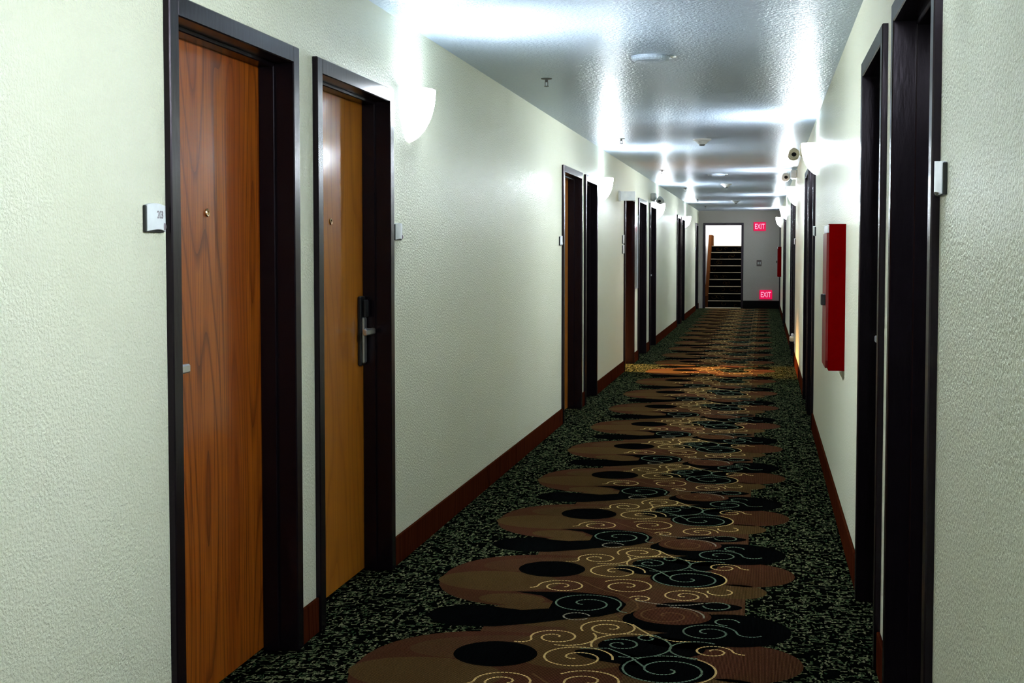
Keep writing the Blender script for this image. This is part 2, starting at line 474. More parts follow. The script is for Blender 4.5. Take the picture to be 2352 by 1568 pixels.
# ------------------------------------------------------------------ carpet floor
P = 1.264
YREF = 4.405
def build_floor():
    bm = bmesh.new()
    mats = [M_TWEED, M_BROWN, M_OLIVE, M_RUST, M_INK, M_GOLD, M_GREEN, M_PALE, M_TANLINE]
    box(bm, -A_ - WT, B_ + WT, Y0, Y1 + 0.15, -0.1, 0)
    def poly(pts, z, mi):
        vs = [bm.verts.new((x, y, z)) for x, y in pts]
        f = bm.faces.new(vs)
        f.normal_update()
        if f.normal.z < 0:
            f.normal_flip()
        f.material_index = mi
    def blob(cx, cy, rx, ry, z, mi, oy, n=36, rot=0.0, ex=2.0):
        pts = []
        for i in range(n):
            a = 2 * pi * i / n
            c_, s_ = cos(a), sin(a)
            px = rx * math.copysign(abs(c_) ** (2 / ex), c_)
            py = ry * math.copysign(abs(s_) ** (2 / ex), s_)
            pts.append((cx + px * cos(rot) - py * sin(rot), cy + oy + px * sin(rot) + py * cos(rot)))
        poly([(x, min(y, Y1 - 0.01)) for x, y in pts], z, mi)
    def strip(pts, z, mi, oy):
        poly([(x, min(y + oy, Y1 - 0.01)) for x, y in pts], z, mi)
    def dashes(line, z, mi, oy, w=0.0078, step=0.0140, ln=0.0108):
        acc = 0.0
        d_next = 0.0
        for (x0, y0), (x1, y1) in zip(line, line[1:]):
            L = sqrt((x1 - x0) ** 2 + (y1 - y0) ** 2)
            if L < 1e-6:
                continue
            tx, ty = (x1 - x0) / L, (y1 - y0) / L
            while d_next <= acc + L:
                s = d_next - acc
                cx, cy = x0 + tx * s, y0 + ty * s
                h, k = ln / 2, w / 2
                q = [(cx - tx * h + ty * k, cy - ty * h - tx * k), (cx + tx * h + ty * k, cy + ty * h - tx * k),
                     (cx + tx * h - ty * k, cy + ty * h + tx * k), (cx - tx * h - ty * k, cy - ty * h + tx * k)]
                if max(p[1] for p in q) + oy < Y1 - 0.01:
                    vs = [bm.verts.new((x, y + oy, z)) for x, y in q]
                    f = bm.faces.new(vs)
                    f.normal_update()
                    if f.normal.z < 0:
                        f.normal_flip()
                    f.material_index = mi
                d_next += step
            acc += L
    def spiral(cx, cy, R, a0, turns, d, tail=0.0, tail_r=0.5):
        pts = []
        N = int(26 * turns)
        if tail > 0:      # a curl that leaves the outer turn the other way
            px, py = cx + R * cos(a0), cy + R * sin(a0)
            tc = (cx + (R + R * tail_r) * cos(a0), cy + (R + R * tail_r) * sin(a0))
            M = 14
            for i in range(M, 0, -1):
                a = a0 + pi + d * tail * i / M
                pts.append((tc[0] + R * tail_r * cos(a), tc[1] + R * tail_r * sin(a)))
        for i in range(N + 1):
            t = i / N
            r = R * (1 - 0.90 * t ** 1.55)
            a = a0 + d * 2 * pi * turns * t
            pts.append((cx + r * cos(a), cy + r * sin(a)))
        return pts
    def arc(cx, cy, r, a0, a1, n=20):
        return [(cx + r * cos(math.radians(a0 + (a1 - a0) * i / n)), cy + r * sin(math.radians(a0 + (a1 - a0) * i / n))) for i in range(n + 1)]
    GO, GR, PA, TA = 5, 6, 7, 8
    Z1, Z2, Z3, Z4, Z5 = 0.0004, 0.0008, 0.0012, 0.0016, 0.0020
    k0 = int(floor((0.5 - YREF) / P))
    k1 = int((Y1 - 5.7) / P) + 1
    for k in range(k0, k1 + 1):
        oy = k * P
        # brown ground of the runner
        strip([(-1.02, 4.405), (-0.06, 4.405), (-0.06, 4.405 + P), (-1.02, 4.405 + P)], Z1, 1, oy)
        blob(-0.90, 5.56, 0.455, 0.46, Z1 + 0.0001, 3, oy, ex=2.3)
        blob(-1.10, 5.50, 0.262, 0.17, Z1 + 0.0002, 2, oy)
        blob(-0.93, 5.83, 0.30, 0.14, Z1 + 0.0002, 1, oy, rot=0.25)
        blob(-0.80, 5.02 + P, 0.26, 0.17, Z1 + 0.0003, 2, oy)
        # right brown lobes
        blob(-0.06, 5.80, 0.205, 0.215, Z1 + 0.0002, 3, oy)
        blob(-0.10, 5.50, 0.125, 0.12, Z1 + 0.0002, 2, oy)
        # gold-brown ground below the gold swirls
        blob(-0.64, 4.58 + P, 0.24, 0.22, Z1 + 0.0003, 2, oy)
        blob(-0.54, 4.88, 0.18, 0.14, Z1 + 0.0004, 2, oy)
        # black shapes
        blob(-0.105, 4.93, 0.218, 0.215, Z2, 4, oy)
        blob(-0.33, 5.02, 0.19, 0.17, Z2 + 0.0001, 4, oy)
        blob(-0.24, 5.235, 0.17, 0.07, Z2 + 0.0001, 4, oy, rot=0.1)
        blob(-0.305, 4.42, 0.165, 0.150, Z2 + 0.0002, 4, oy)
        blob(-0.38, 4.66, 0.19, 0.135, Z2 + 0.0002, 4, oy)
        blob(-0.26, 4.76, 0.16, 0.10, Z2 + 0.0002, 4, oy)
        blob(-0.50, 4.52, 0.15, 0.06, Z2 + 0.0002, 4, oy, rot=-0.35)
        blob(-0.91, 4.487, 0.147, 0.146, Z2 + 0.0002, 4, oy)
        # black worm that ends in a round head
        strip([(-1.275, 4.93), (-1.255, 5.03), (-1.17, 5.10), (-1.05, 5.09), (-0.92, 5.06), (-0.82, 5.10), (-0.82, 5.21),
               (-0.88, 5.29), (-1.00, 5.335), (-0.86, 5.355), (-0.72, 5.37), (-0.58, 5.33), (-0.525, 5.22), (-0.54, 5.10), (-0.61, 5.02),
               (-0.72, 4.965), (-0.85, 4.88), (-0.98, 4.815), (-1.12, 4.80), (-1.22, 4.84)], Z2 + 0.0003, 4, oy)
        blob(-0.99, 5.215, 0.135, 0.085, Z3, 2, oy)
        blob(-0.335, 5.085, 0.150, 0.125, Z3, 3, oy)
        # swirls
        dashes(spiral(-0.686, 5.20, 0.142, -0.3, 1.75, 1, 1.6, 0.35), Z4, GR, oy)
        dashes(arc(-0.697, 5.008, 0.050, 20, 330), Z4, PA, oy)
        dashes(spiral(-0.552, 4.871, 0.108, 3.6, 1.8, -1), Z4, GO, oy)
        dashes(spiral(-0.736, 4.722, 0.088, 3.5, 1.6, -1, 2.2, 0.45), Z4, GO, oy)
        dashes(arc(-0.70, 4.735, 0.112, -100, 30), Z4, GO, oy)
        dashes(spiral(-0.627, 4.492, 0.128, 0.0, 1.7, 1), Z4, GO, oy)
        dashes(spiral(-0.491, 4.672, 0.068, 2.6, 1.35, -1), Z4, GR, oy)
        dashes(arc(-0.453, 4.668, 0.142, 60, 200), Z4, GO, oy)
        dashes(arc(-0.453, 4.668, 0.142, -100, 60), Z4, GR, oy)
        dashes(spiral(-0.400, 4.768, 0.044, 0.3, 1.2, 1, 1.2, 0.5), Z4, GR, oy)
        dashes(spiral(-0.308, 4.41, 0.158, 1.0, 1.9, 1), Z4, GR, oy)
        dashes(arc(-0.308, 4.41, 0.164, -75, 55), Z5, GO, oy)
        dashes(spiral(-0.161, 4.645, 0.068, 0.2, 1.5, 1, 1.3, 0.6), Z4, GO, oy)
        dashes(arc(-0.215, 4.655, 0.100, 60, 270), Z4, GR, oy)
        dashes(spiral(-0.189, 4.88, 0.105, 0.1, 1.7, 1, 2.4, 0.45), Z4, GR, oy)
        dashes(arc(-0.124, 5.03, 0.044, 10, 280), Z4, GR, oy)
        dashes(spiral(-0.354, 5.08, 0.118, 0.1, 1.55, 1), Z4, TA, oy)
        dashes(arc(-0.345, 5.075, 0.132, 0, 95), Z5, PA, oy)
        dashes(arc(-0.172, 5.255, 0.052, 190, 500), Z4, GR, oy)
        dashes(spiral(-0.305, 5.387, 0.092, 0.0, 1.7, 1), Z4, GO, oy)
        dashes(spiral(-0.479, 5.312, 0.044, 2.8, 1.2, -1), Z4, GO, oy)
        dashes(spiral(-0.555, 5.504, 0.115, 2.5, 1.6, -1), Z4, GO, oy)
        dashes(spiral(-0.822, 5.456, 0.099, 3.2, 1.7, -1, 1.2, 0.4), Z4, GO, oy)
        dashes(arc(-0.166, 5.476, 0.050, 170, 420), Z4, GO, oy)
        # long connecting curves
        dashes([(-0.74, 5.55), (-0.69, 5.48), (-0.63, 5.41), (-0.57, 5.37), (-0.52, 5.31), (-0.485, 5.24), (-0.475, 5.17), (-0.50, 5.09), (-0.56, 5.02), (-0.61, 4.985)], Z4, TA, oy)
        dashes([(-0.47, 4.93), (-0.43, 4.86), (-0.39, 4.80), (-0.35, 4.765), (-0.30, 4.745), (-0.24, 4.75)], Z4, GO, oy)
        dashes([(-0.49, 5.28), (-0.42, 5.25), (-0.35, 5.235), (-0.28, 5.25), (-0.22, 5.29)], Z4, PA, oy)
        dashes([(-0.62, 4.60), (-0.53, 4.62), (-0.44, 4.53), (-0.38, 4.42)], Z4, GR, oy)
    me = bpy.data.meshes.new('floor')
    bm.normal_update()
    bm.to_mesh(me)
    bm.free()
    for m_ in mats:
        me.materials.append(m_)
    return link_obj('floor', me)
tag(build_floor(), 'dark patterned corridor carpet with gold and green swirls', 'floor', kind='structure')

# ------------------------------------------------------------------ baseboards
def baseboard(name, S, openings, h, label):
    bm = bmesh.new()
    cur = Y0
    for a, b, _ in sorted(openings):
        if a - cur > 0.01:
            sbox(bm, S, cur, a, 0, 0.012, 0, h, 0.003)
        cur = b
    if Y1 - cur > 0.02:
        sbox(bm, S, cur, Y1, 0, 0.012, 0, h, 0.003)
    o = mesh_obj(name, bm, M_BASE)
    o.location = (S.x, 0, 0.0005)
    return tag(o, label, 'baseboard', kind='structure')
baseboard('baseboard_left', LEFT, LD + [ALC], 0.13, 'reddish brown baseboard along the left wall')
baseboard('baseboard_right', RIGHT, RD, 0.135, 'reddish brown baseboard along the right wall')
bm = bmesh.new()
box(bm, EX1, B_ - 0.013, Y1 - 0.012, Y1, 0.0005, 0.20, 0.003)
tag(mesh_obj('baseboard_end', bm, M_BASE_DARK), 'tall black baseboard below the low exit sign', 'baseboard', kind='structure')

# ------------------------------------------------------------------ room doors
MESH_CACHE = {}
def cached(key, build):
    if key not in MESH_CACHE:
        bm = bmesh.new()
        smooth = build(bm)
        bmesh.ops.recalc_face_normals(bm, faces=bm.faces)
        me = bpy.data.meshes.new(key[0])
        if smooth:
            for f in bm.faces:
                f.smooth = True
        bm.to_mesh(me)
        bm.free()
        MESH_CACHE[key] = me
    return MESH_CACHE[key]

def door(idx, S, u0, u1, top, wood_m, lock, label, peep=True, frame_m=None):
    w = u1 - u0
    root = empty('door_%d' % idx, (S.x, u0, 0), label, 'door', kind='structure')
    bm = bmesh.new()
    sbox(bm, S, 0, FW, -WT, FP, 0.001, top, 0.0035)
    sbox(bm, S, w - FW, w, -WT, FP, 0.001, top, 0.0035)
    sbox(bm, S, FW - 0.004, w - FW + 0.004, -WT, FP, top - FW, top, 0.0035)
    mesh_obj('door_frame', bm, frame_m or M_FRAME, root)
    bm = bmesh.new()
    sbox(bm, S, FW - 0.002, FW + 0.014, -0.105, -0.048, 0.001, top - FW, 0.003)
    sbox(bm, S, w - FW - 0.014, w - FW + 0.002, -0.105, -0.048, 0.001, top - FW, 0.003)
    sbox(bm, S, FW, w - FW, -0.105, -0.048, top - FW - 0.014, top - FW + 0.002, 0.003)
    mesh_obj('door_stop', bm, frame_m or M_FRAME, root)
    bm = bmesh.new()
    sbox(bm, S, FW - 0.001, w - FW + 0.001, -0.150, -0.105, 0.012, top - FW + 0.001, 0.002)
    leaf = mesh_obj('door_leaf', bm, wood_m, root)
    if peep:
        me = cached(('peephole', S.side), lambda b: lathe(b, [(0.0135, 0), (0.0135, 0.003), (0.011, 0.006), (0.007, 0.0055), (0.006, 0.003)], 16, 'x') or (S.s < 0 and bmesh.ops.scale(b, vec=(-1, 1, 1), verts=b.verts) and False))
        p = link_obj('peephole', me, M_BRASS, root)
        p.location = (S.s * -0.105, w / 2, 1.525)
    # card lock: plate, lever
    lu = FW + 0.058 if lock == 'near' else w - FW - 0.058
    dr = 1 if lock == 'near' else -1
    def plate(b):
        sbox(b, S, -0.022, 0.022, 0.014, 0.026, -0.140, 0.060, 0.005)
    pl = link_obj('lock_plate', cached(('lock_plate', S.side), plate), M_CHROME, root)
    pl.location = (S.s * -0.105, lu, 1.062)
    def lock_body(b):
        sbox(b, S, -0.036, 0.036, 0, 0.016, -0.150, 0.150, 0.005)
    link_obj('lock_body', cached(('lock_body', S.side), lock_body), M_BLACK, pl)
    def reader(b):
        sbox(b, S, -0.026, 0.026, 0.0225, 0.034, 0.06, 0.135, 0.005)
    rd = link_obj('card_reader', cached(('card_reader', S.side), reader), M_BLACK, pl)
    def lever(b):
        lathe(b, [(0.012, 0.022), (0.012, 0.062)], 14, 'x')
        if S.s < 0:
            bmesh.ops.scale(b, vec=(-1, 1, 1), verts=b.verts)
        u_a, u_b = (-0.012, 0.118) if dr > 0 else (-0.118, 0.012)
        sbox(b, S, u_a, u_b, 0.050, 0.068, -0.013, 0.013, 0.004)
    link_obj('lever', cached(('lever', S.side, lock), lever), M_CHROME, pl)
    return root

LW = [M_WOOD_RED, M_WOOD_TAN, M_WOOD_TAN, M_WOOD_DARK, M_WOOD_DARK, M_WOOD_DARK, M_WOOD_RED, M_WOOD_DARK, M_WOOD_DARK]
LL = ['near', 'far', 'near', 'near', 'near', 'far', 'near', 'far', 'near']
LLAB = ['large red-brown wooden door in black frame, nearest on the left beside the 203 sign',
        'tan wooden door with chrome lock in black frame, second on the left below the first sconce',
        'third door along the left wall, first of the pair before the second left sconce',
        'fourth door along the left wall, directly below the second left sconce',
        'dark door on the left wall just beyond the grey panel and lit alcove',
        'dark door on the left wall directly below the third left sconce',
        'first of the two far doors on the left wall before the fourth sconce',
        'second of the two far doors on the left wall, below the fourth sconce',
        'last door on the left wall, next to the far end wall']
for i, ((a, b, t), m_, lk, lab) in enumerate(zip(LD, LW, LL, LLAB)):
    door(i + 1, LEFT, a, b, t, m_, lk, lab)
RLAB = ['black framed door recess nearest on the right wall beside the textured wall',
        'second black framed door recess on the right wall, before the red cabinet',
        'black framed door below the nearest visible right sconce, past the red cabinet',
        'black framed door right behind the one below the nearest right sconce',
        'door below the second right sconce with the white plug beside it',
        'door just behind the one below the second right sconce',
        'door below the third right sconce far along the right wall',
        'door just behind the one below the third right sconce',
        'last narrow sliver of door on the right wall by the far red cabinet']
for i, ((a, b, t), lab) in enumerate(zip(RD, RLAB)):
    door(i + 11, RIGHT, a, b, t, M_WOOD_DARK, 'far' if i % 2 else 'near', lab)

# ------------------------------------------------------------------ lit alcove on the left
root = empty('trim_1', (-A_, ALC[0], 0), 'dark red frame around the opening of the lit alcove', 'frame', kind='structure')
w = ALC[1] - ALC[0]
bm = bmesh.new(); sbox(bm, LEFT, 0, FW, -WT - 0.1, FP, 0.001, ALC[2], 0.0035); mesh_obj('side_jamb', bm, M_FRAME_RED, root)
bm = bmesh.new(); sbox(bm, LEFT, w - FW, w, -WT - 0.1, FP, 0.001, ALC[2], 0.0035); mesh_obj('side_jamb', bm, M_FRAME_RED, root)
bm = bmesh.new(); sbox(bm, LEFT, FW, w - FW, -WT - 0.1, FP, ALC[2] - FW, ALC[2], 0.0035); mesh_obj('head_jamb', bm, M_FRAME_RED, root)
AX0, AX1 = -5.3, -A_ - WT
def slab(name, x0, x1, y0, y1, z0, z1, m_, label, cat):
    b = bmesh.new()
    box(b, x0, x1, y0, y1, z0, z1)
    return tag(mesh_obj(name, b, m_), label, cat, kind='structure')
slab('floor_alcove', AX0, AX1, 15.30, 16.95, -0.1, 0.002, M_TILE, 'pale tiled floor inside the lit alcove', 'floor')
slab('ceiling_alcove', AX0, AX1, 15.30, 16.95, 2.40, 2.5, M_ALCOVE, 'ceiling inside the lit alcove', 'ceiling')
slab('wall_alcove_near', AX0, AX1, 15.20, 15.30, 0, 2.5, M_ALCOVE, 'near side wall inside the lit alcove', 'wall')
slab('wall_alcove_far', AX0, AX1, 16.95, 17.05, 0, 2.5, M_ALCOVE, 'far side wall inside the lit alcove', 'wall')
slab('wall_alcove_rear', AX0 - 0.1, AX0, 15.20, 17.05, 0, 2.5, M_ALCOVE, 'rear wall inside the lit alcove', 'wall')

# ------------------------------------------------------------------ stairwell
SX0, SX1 = -1.62, 0.2
Y2 = Y1 + 0.15
LANDZ = 9 * 0.175
slab('floor_stairwell', SX0, SX1, Y2, 34.05, -0.1, 0.0, M_TILE, 'floor strip at the foot of the stairs', 'floor')
slab('wall_stairwell_left', SX0 - 0.1, SX0, Y2, 37.9, -0.1, 3.9, M_STAIRWALL, 'white wall left of the staircase', 'wall')
slab('wall_stairwell_right', SX1, SX1 + 0.1, Y2, 37.9, -0.1, 3.9, M_STAIRWALL, 'white wall right of the staircase', 'wall')
slab('wall_stairwell_rear', SX0 - 0.1, SX1 + 0.1, 37.9, 38.0, -0.1, 3.9, M_STAIRWALL, 'bright white wall above the top of the stairs', 'wall')
slab('ceiling_stairwell', SX0 - 0.1, SX1 + 0.1, Y2, 38.0, 3.9, 4.0, M_STAIRWALL, 'white ceiling over the staircase', 'ceiling')
slab('wall_stairwell_front', SX0 - 0.1, SX1 + 0.1, Y2 - 0.04, Y2 + 0.02, HC, 4.0, M_STAIRWALL, 'wall above the stair doorway on the stair side', 'wall')
stair = empty('staircase', (-0.7, 34.05, 0), 'carpeted staircase climbing behind the open doorway at the corridor end', 'staircase')
for k in range(9):
    b = bmesh.new()
    y = 0.28 * k
    box(b, -0.689, 0.88, y, (y + 0.28) if k < 8 else 3.84, 0.0 if k == 0 else 0.175 * (k - 1) + 0.02, 0.175 * (k + 1))
    st = mesh_obj('step' if k < 8 else 'landing', b, M_INK, stair)
    b = bmesh.new()
    box(b, -0.689, 0.88, y - 0.014, y + 0.045, 0.175 * (k + 1) - 0.010, 0.175 * (k + 1) + 0.005, 0.002)
    mesh_obj('nosing', b, M_NOSING, st)
    # woven scrolls on the riser
    rnd = random.Random(k)
    b = bmesh.new()
    for j in range(5):
        cx, cz, R = rnd.uniform(-0.6, 0.7), 0.175 * k + rnd.uniform(0.05, 0.11), rnd.uniform(0.03, 0.055)
        N = 20
        prev = None
        for i in range(N + 1):
            a = rnd.random() * 0.1 + i / N * 2 * pi * 0.75 + j
            pr, po = R, R + 0.007
            cur = (b.verts.new((cx + pr * cos(a), y - 0.0008, cz + pr * 0.8 * sin(a))), b.verts.new((cx + po * cos(a), y - 0.0008, cz + po * 0.8 * sin(a))))
            if prev:
                b.faces.new((prev[0], prev[1], cur[1], cur[0]))
            prev = cur
    tag(mesh_obj('riser_scrolls', b, M_OLIVE, st), kind='stuff')
# sloping wooden stringer at the left
b = bmesh.new()
prof = [(-0.05, 0.001), (-0.05, 0.30), (2.24, 1.575 + 0.30), (3.8, 1.575 + 0.30), (3.8, 1.58), (2.30, 1.40), (0.10, 0.001)]
f0 = [b.verts.new((-0.765, y, z)) for y, z in prof]
f1 = [b.verts.new((-0.690, y, z)) for y, z in prof]
b.faces.new(f0); b.faces.new(f1[::-1])
for i in range(len(prof)):
    j = (i + 1) % len(prof)
    b.faces.new((f0[i], f0[j], f1[j], f1[i]))
mesh_obj('stringer', b, M_STRINGER, stair)

# exit doorway: frame and the leaf standing open into the stairwell
root = empty('door_30', (EX0, Y1, 0), 'open black stair door with narrow glass strip at the corridor end', 'door', kind='structure')
we = EX1 - EX0
for xa, xb, za, zb, nm in ((0, FW, 0.001, EXT, 'side_jamb'), (we - FW, we, 0.001, EXT, 'side_jamb'), (FW, we - FW, EXT - FW, EXT, 'head_jamb')):
    b = bmesh.new(); box(b, xa, xb, -FP, 0.17, za, zb, 0.003); mesh_obj(nm, b, M_FRAME, root)
b = bmesh.new(); box(b, FW, we - FW, 0.0, 0.16, 0.0005, 0.014, 0.002); mesh_obj('threshold', b, M_NOSING, root)
leaf = bpy.data.objects.new('door_leaf', None)
b = bmesh.new()
box(b, -0.022, 0.022, 0.0, 0.13, 0.012, EXT - FW)
box(b, -0.022, 0.022, 0.25, 0.88, 0.012, EXT - FW)
box(b, -0.022, 0.022, 0.13, 0.25, 0.012, 0.68)
box(b, -0.022, 0.022, 0.13, 0.25, 1.93, EXT - FW)
leaf = mesh_obj('door_leaf', b, M_FRAME, root)
leaf.location = (FW - 0.024, 0.18, 0)
leaf.rotation_euler = (0, 0, math.radians(6.0))
b = bmesh.new(); box(b, -0.004, 0.004, 0.13, 0.25, 0.68, 1.93); mesh_obj('glass_strip', b, M_GLASS_GLOW, leaf)
b = bmesh.new(); box(b, 0.022, 0.07, 0.78, 0.84, 0.98, 1.04, 0.01); mesh_obj('push_bar', b, M_CHROME, leaf)

# ------------------------------------------------------------------ wall sconces
def sconce_shade(b, S):
    R, D, H, th = 0.156, 0.120, 0.238, 0.006
    nz, na = 12, 24
    def ring(t, sh):
        r = max(0.0, 1 - (1 - t) ** 2) ** 0.62
        out = []
        for i in range(na + 1):
            a = -pi / 2 + pi * i / na
            out.append(b.verts.new((S.s * max(0.002, (D * r - sh) * cos(a) + 0.002), max(0.0, R * r - sh) * sin(a), (t - 1) * H + (sh if t < 0.5 else 0))))
        return out
    ts = [0.004 + 0.996 * (i / nz) ** 1.5 for i in range(nz + 1)]
    outer = [ring(t, 0) for t in ts]
    inner = [ring(t, th) for t in ts]
    for mi, A in ((0, outer), (1, inner)):
        for p, q in zip(A, A[1:]):
            for i in range(na):
                b.faces.new((p[i], p[i + 1], q[i + 1], q[i])).material_index = mi
        b.faces.new(A[0]).material_index = mi
    for i in range(na):
        b.faces.new((outer[-1][i], outer[-1][i + 1], inner[-1][i + 1], inner[-1][i]))
    return True

def sconce(S, u, ztop, label):
    root = empty('wall_sconce', (S.x, u, ztop), label, 'sconce', 'bowl sconces along the corridor walls')
    link_obj('shade', cached(('shade', S.side), lambda b: sconce_shade(b, S)), (M_SHADE, M_SHADE_IN), root)
    def bp(b):
        sbox(b, S, -0.06, 0.06, 0, 0.012, -0.17, -0.04, 0.004)
    link_obj('back_plate', cached(('back_plate', S.side), bp), M_WHITE, root)
    def bl(b):
        lathe(b, [(0.012, -0.115), (0.02, -0.10), (0.024, -0.08), (0.018, -0.062), (0.006, -0.055)], 14, 'z', (S.s * 0.052, 0, 0))
        return True
    link_obj('bulb', cached(('bulb', S.side), bl), M_BULB, root)
    l = lamp('sconce_light', 'POINT', (S.s * 0.045, 0, -0.040), BULB_W, BULB_COL, shadow_soft_size=0.022)
    l.parent = root
    return root
for u, lab in ((-1.4, 'glowing bowl sconce on the left wall behind the viewer'),
               (5.95, 'large glowing bowl sconce on the left wall beside the tan door'),
               (13.30, 'glowing bowl sconce second along the left wall, before the projecting sign'),
               (20.40, 'glowing bowl sconce third along the left wall, below the grey emergency light'),
               (27.75, 'small far glowing bowl sconce fourth along the left wall')):
    sconce(LEFT, u, 2.145, lab)
for u, lab in ((2.83, 'glowing bowl sconce on the right wall above the nearest textured stretch'),
               (10.38, 'large glowing bowl sconce on the right wall beyond the near red cabinet'),
               (17.15, 'glowing bowl sconce second along the right wall'),
               (24.40, 'glowing bowl sconce third along the right wall'),
               (31.9, 'smallest glowing bowl sconce on the right wall near the exit signs')):
    sconce(RIGHT, u, 2.225, lab)

# ------------------------------------------------------------------ room number signs
def room_sign(S, u, z, label, w=0.108, h=0.074, number=None, emblem=True):
    root = empty('room_sign', (S.x, u, z), label, 'sign', 'room signs beside the doors')
    d = 1 if S.side == 'left' else -1        # reading direction along u
    def face(b):
        n = 12
        rows = []
        for i in range(n + 1):
            s = i / n
            uu = d * (s - 0.5) * w
            v = 0.012 + 0.008 * sin(pi * s)
            zt = h / 2 - 0.004 + 0.004 * sin(pi * min(1, s * 1.3))
            zb = -h / 2 + 0.007 * sin(pi * s * 0.85) - 0.004 * s
            rows.append([b.verts.new((S.s * 0.004, uu, zt)), b.verts.new((S.s * v, uu, zt)), b.verts.new((S.s * v, uu, zb)), b.verts.new((S.s * 0.004, uu, zb))])
        for p, q in zip(rows, rows[1:]):
            for i in range(4):
                b.faces.new((p[i], p[(i + 1) % 4], q[(i + 1) % 4], q[i]))
        b.faces.new(rows[0]); b.faces.new(rows[-1])
        return False
    link_obj('sign_plate', cached(('sign_plate', S.side, w, h), face), M_SIGN, root)
    def back(b):
        sbox(b, S, -w / 2 - 0.004 * 1, w / 2 - 0.004, 0, 0.010, -h / 2 - 0.003, h / 2 - 0.006, 0.002)
    link_obj('back_plate', cached(('sign_shadow_back', S.side, w, h), back), M_BLACK, root)  # black backing, offset sideways to put in the sign's shadow line
    if emblem:
        def em(b):
            lathe(b, [(0.0075, 0.0), (0.0075, 0.004), (0.005, 0.006)], 16, 'x')
            bmesh.ops.scale(b, vec=(S.s, 1, 1.35), verts=b.verts)
        e = link_obj('emblem', cached(('emblem', S.side), em), M_SIGN_LOGO, root)
        e.location = (S.s * 0.0125, d * (w / 2 - 0.014), -h / 2 + 0.013)
    if number:
        mtx = Matrix(((0, 0, S.s, S.s * 0.0196), (d, 0, 0, d * 0.006), (0, 1, 0, 0.006), (0, 0, 0, 1)))
        text_mesh('room_number', number, 0.029, mtx, M_SIGN_TXT, root, sx=0.84)
    return root
room_sign(LEFT, 3.326, 1.495, 'white curved room sign reading 203 beside the nearest left door', number='203')
room_sign(LEFT, 5.735, 1.495, 'pale small sign on the left wall below the first left sconce')
room_sign(LEFT, 10.57, 1.497, 'small white sign on the left wall before the third left door')
room_sign(LEFT, 15.40, 1.555, 'upper of two stacked white signs beside the lit alcove', w=0.15, h=0.10, emblem=False)
room_sign(LEFT, 15.40, 1.440, 'lower of two stacked white signs beside the lit alcove', w=0.15, h=0.10, emblem=False)
room_sign(LEFT, 31.85, 1.495, 'tiny white sign beside the last door on the left wall')
room_sign(RIGHT, 3.10, 1.568, 'white sign seen edge-on beside the nearest right door frame', emblem=False)
room_sign(RIGHT, 10.58, 1.568, 'white sign seen edge-on past the red cabinet by the sconce door', emblem=False)
room_sign(RIGHT, 17.20, 1.540, 'tiny white sign seen edge-on below the second right sconce', emblem=False)

# ------------------------------------------------------------------ fire cabinets on the right
def fire_cabinet(u, z0, z1, label, D=0.092, W=0.40):
    S = RIGHT
    root = empty('fire_cabinet', (S.x, u, z0), label, 'cabinet', 'red fire cabinets on the right wall')
    H = z1 - z0
    b = bmesh.new()
    # body with a chamfered lower front edge
    pr = [(0, 0), (D - 0.016, 0), (D - 0.012, 0.006), (D - 0.012, H), (0, H)]
    f0 = [b.verts.new((S.s * v, 0, z)) for v, z in pr]
    f1 = [b.verts.new((S.s * v, W, z)) for v, z in pr]
    b.faces.new(f0); b.faces.new(f1[::-1])
    for i in range(len(pr)):
        j = (i + 1) % len(pr)
        b.faces.new((f0[i], f0[j], f1[j], f1[i]))
    mesh_obj('body', b, M_RED, root)
    b = bmesh.new()
    pr = [(0.004, 0.05), (0.018, 0.012), (W - 0.012, 0.012), (W - 0.004, 0.05), (W - 0.004, H - 0.045), (0.004, H - 0.045)]
    f0 = [b.verts.new((S.s * (D - 0.012), y, z)) for y, z in pr]
    f1 = [b.verts.new((S.s * D, y, z)) for y, z in pr]
    b.faces.new(f0); b.faces.new(f1[::-1])
    for i in range(len(pr)):
        j = (i + 1) % len(pr)
        b.faces.new((f0[i], f0[j], f1[j], f1[i]))
    dr = mesh_obj('cabinet_door', b, M_REDTRIM, root)
    b = bmesh.new(); sbox(b, S, 0.05, 0.10, D, D + 0.022, 0.32, 0.375, 0.003); mesh_obj('latch', b, M_BLACK, dr)
    b = bmesh.new(); sbox(b, S, 0.004, W - 0.004, D - 0.012, D - 0.004, H - 0.042, H - 0.004, 0.001); mesh_obj('highlight_strip', b, M_WHITE, root)  # white strip stands in for the highlight along the cabinet top
    return root
fire_cabinet(6.68, 0.82, 1.54, 'tall red metal fire cabinet on the right wall before the first right sconce')
fire_cabinet(31.0, 0.84, 1.53, 'small dark red fire cabinet far down the right wall by the end wall')

